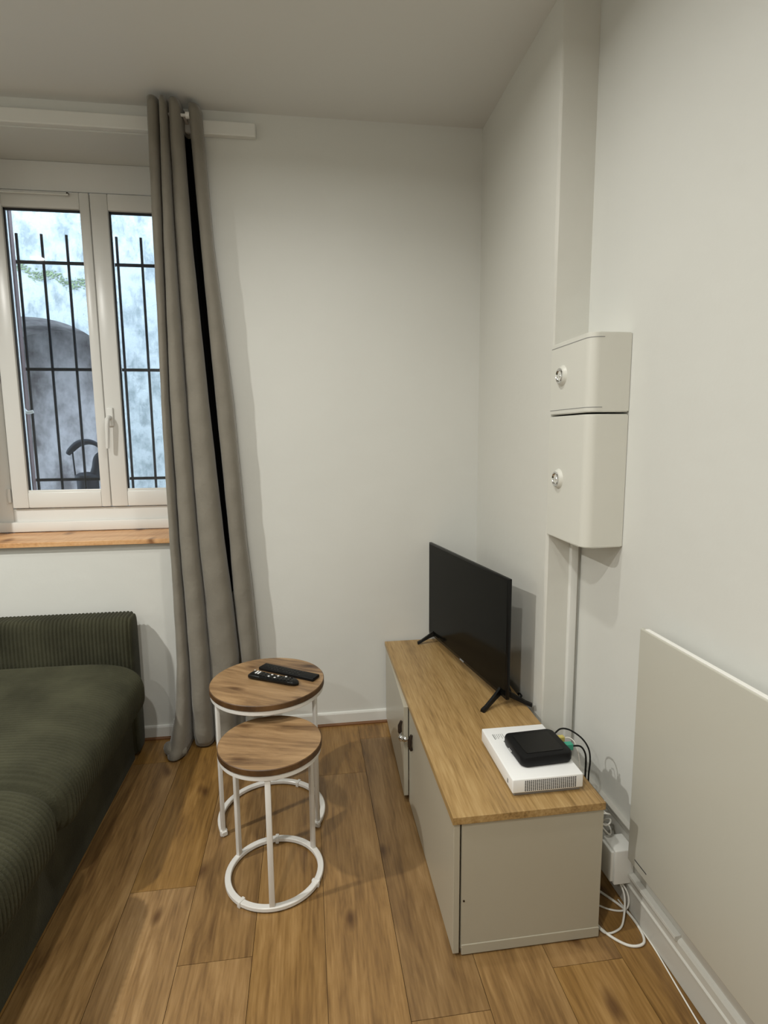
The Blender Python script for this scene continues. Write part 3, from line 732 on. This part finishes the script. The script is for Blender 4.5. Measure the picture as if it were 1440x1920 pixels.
# ------------------------------------------------------------------ flat wall panel
wp = thing('wall_panel', 'large flat white panel mounted low on the right wall', 'wall panel', (.90, .9, .19))
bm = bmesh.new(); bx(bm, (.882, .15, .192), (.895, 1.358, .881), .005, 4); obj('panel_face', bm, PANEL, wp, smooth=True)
bm = B(((.894, .25, .25), (E2, 1.25, .80))); obj('mounting_frame', bm, TRIM, wp)
bm = B(((.8845, .15, .8795), (.8965, 1.338, .8828)), bev=.001); obj('top_highlight', bm, mat('lit_edge_white', (.86, .85, .81, 1), .35), wp)  # whiter than the panel: lamp light on its top painted in
bm = bmesh.new(); bx(bm, (.8812, 1.268, .2165), (.884, 1.322, .2195)); obj('slot', bm, DGREY, wp)

# ------------------------------------------------------------------ socket, plug and cables by the wall
sk = thing('power_socket', 'white surface power socket on the skirting behind the cabinet', 'power socket', (.90, 1.42, .13))
bm = bmesh.new(); bx(bm, (.862, 1.385, .085), (E2-.008, 1.455, .195), .004, 3); obj('socket_body', bm, TRIM, sk, smooth=True)
bm = bmesh.new(); bx(bm, (.853, 1.392, .092), (.863, 1.448, .188), .003, 3); obj('socket_cover', bm, TRIM, sk, smooth=True)
bm = bmesh.new()
pts = []
for i in range(60):
    a = i/60*2*PI*3.2; pts.append((.872+.020*math.sin(a)*.8, 1.462+.022*math.cos(a)+.00025*i, .202+i*.0012+.008*math.sin(a*1.7)))
tube(bm, pts, .0024, 8); tag(obj('coiled_cable', bm, CABLEW, smooth=True), 'small coil of white cable heaped above the wall socket', 'cable')
bm = bmesh.new()
tube(bm, smooth_path([(.888, 1.42, .088), (.905, 1.385, .06), (.905, 1.375, .025), (.885, 1.378, .006), (.84, 1.40, .004), (.80, 1.45, .004), (.79, 1.50, .004)], 8), .0026, 8)
tag(obj('looped_cable', bm, CABLEW, smooth=True), 'thin white cable leaving the socket and looping back under the cabinet', 'cable')
bm = bmesh.new()
tube(bm, smooth_path([(.889, 1.425, .088), (.897, 1.385, .05), (.865, 1.335, .012), (.835, 1.318, .0045), (.80, 1.318, .004), (.787, 1.36, .004)], 8), .0028, 8)
tag(obj('plug_cable', bm, CABLEW, smooth=True), 'white cable curving down from the socket to the cabinet corner', 'cable')
bm = bmesh.new()
tube(bm, smooth_path([(.788, 1.41, .0045), (.792, 1.345, .0045), (.815, 1.298, .0045), (.85, 1.268, .0045), (.890, 1.272, .0045), (.905, 1.315, .0045), (.900, 1.38, .0045), (.87, 1.44, .0045), (.83, 1.50, .0045), (.80, 1.56, .0045)], 8), .0036, 8)
tag(obj('extension_cable', bm, CABLEW, smooth=True), 'thicker white cord lying in a wide loop on the floor', 'cable')
bm = bmesh.new()
tube(bm, smooth_path([(.90, 1.42, .003), (.908, 1.33, .003), (.909, 1.25, .003), (.900, 1.14, .003), (.893, 1.05, .003), (.888, .95, .003), (.89, .80, .003), (.90, .5, .003), (.905, 0, .003)], 8), .0020, 8)
tag(obj('telephone_cable', bm, CABLEW, smooth=True), 'thin white cable running along the floor beside the skirting', 'cable')

# ------------------------------------------------------------------ light
SPREAD = 163
def downlight(x, y, w, z=H-.006):
    l = bpy.data.lights.new('downlight', 'AREA'); l.shape = 'DISK'; l.size = .085; l.energy = w; l.color = (1.0, .995, .935); l.spread = math.radians(SPREAD)
    o = bpy.data.objects.new('downlight_lamp', l); C.objects.link(o); o.location = (x, y, z); return o
downlight(.02, 1.50, 7.5); downlight(-.48, .05, 21); downlight(-1.95, 1.05, 46); downlight(-1.2, -1.0, 15)  # last one stands behind the camera with no source seen; others follow cast shadows
w = bpy.data.worlds.new('sky'); bpy.context.scene.world = w; w.use_nodes = True
bg = w.node_tree.nodes['Background']; bg.inputs[0].default_value = (.66, .82, 1.0, 1); bg.inputs[1].default_value = 10.5

# ------------------------------------------------------------------ camera
cam = bpy.data.cameras.new('camera'); co = bpy.data.objects.new('camera', cam); C.objects.link(co)
Rm = [[0.99057, -0.136766, -0.008114], [-0.0263, -0.131699, -0.990941], [0.134459, 0.98181, -0.134054]]
r0, d0, f0 = (Vector(v).normalized() for v in Rm)
m = Matrix.Identity(4)
for i in range(3): m[i][0] = r0[i]; m[i][1] = -d0[i]; m[i][2] = -f0[i]
m[2][3] = 1.4
co.matrix_world = m
cam.sensor_fit = 'VERTICAL'; cam.sensor_height = 36; cam.sensor_width = 27; cam.lens = 1054.125/1920*36; cam.clip_start = .02
bpy.context.scene.camera = co
vs = bpy.context.scene.view_settings
vs.view_transform = 'Standard'; vs.look = 'None'; vs.gamma = 1; vs.use_curve_mapping = False; vs.exposure = 0.14
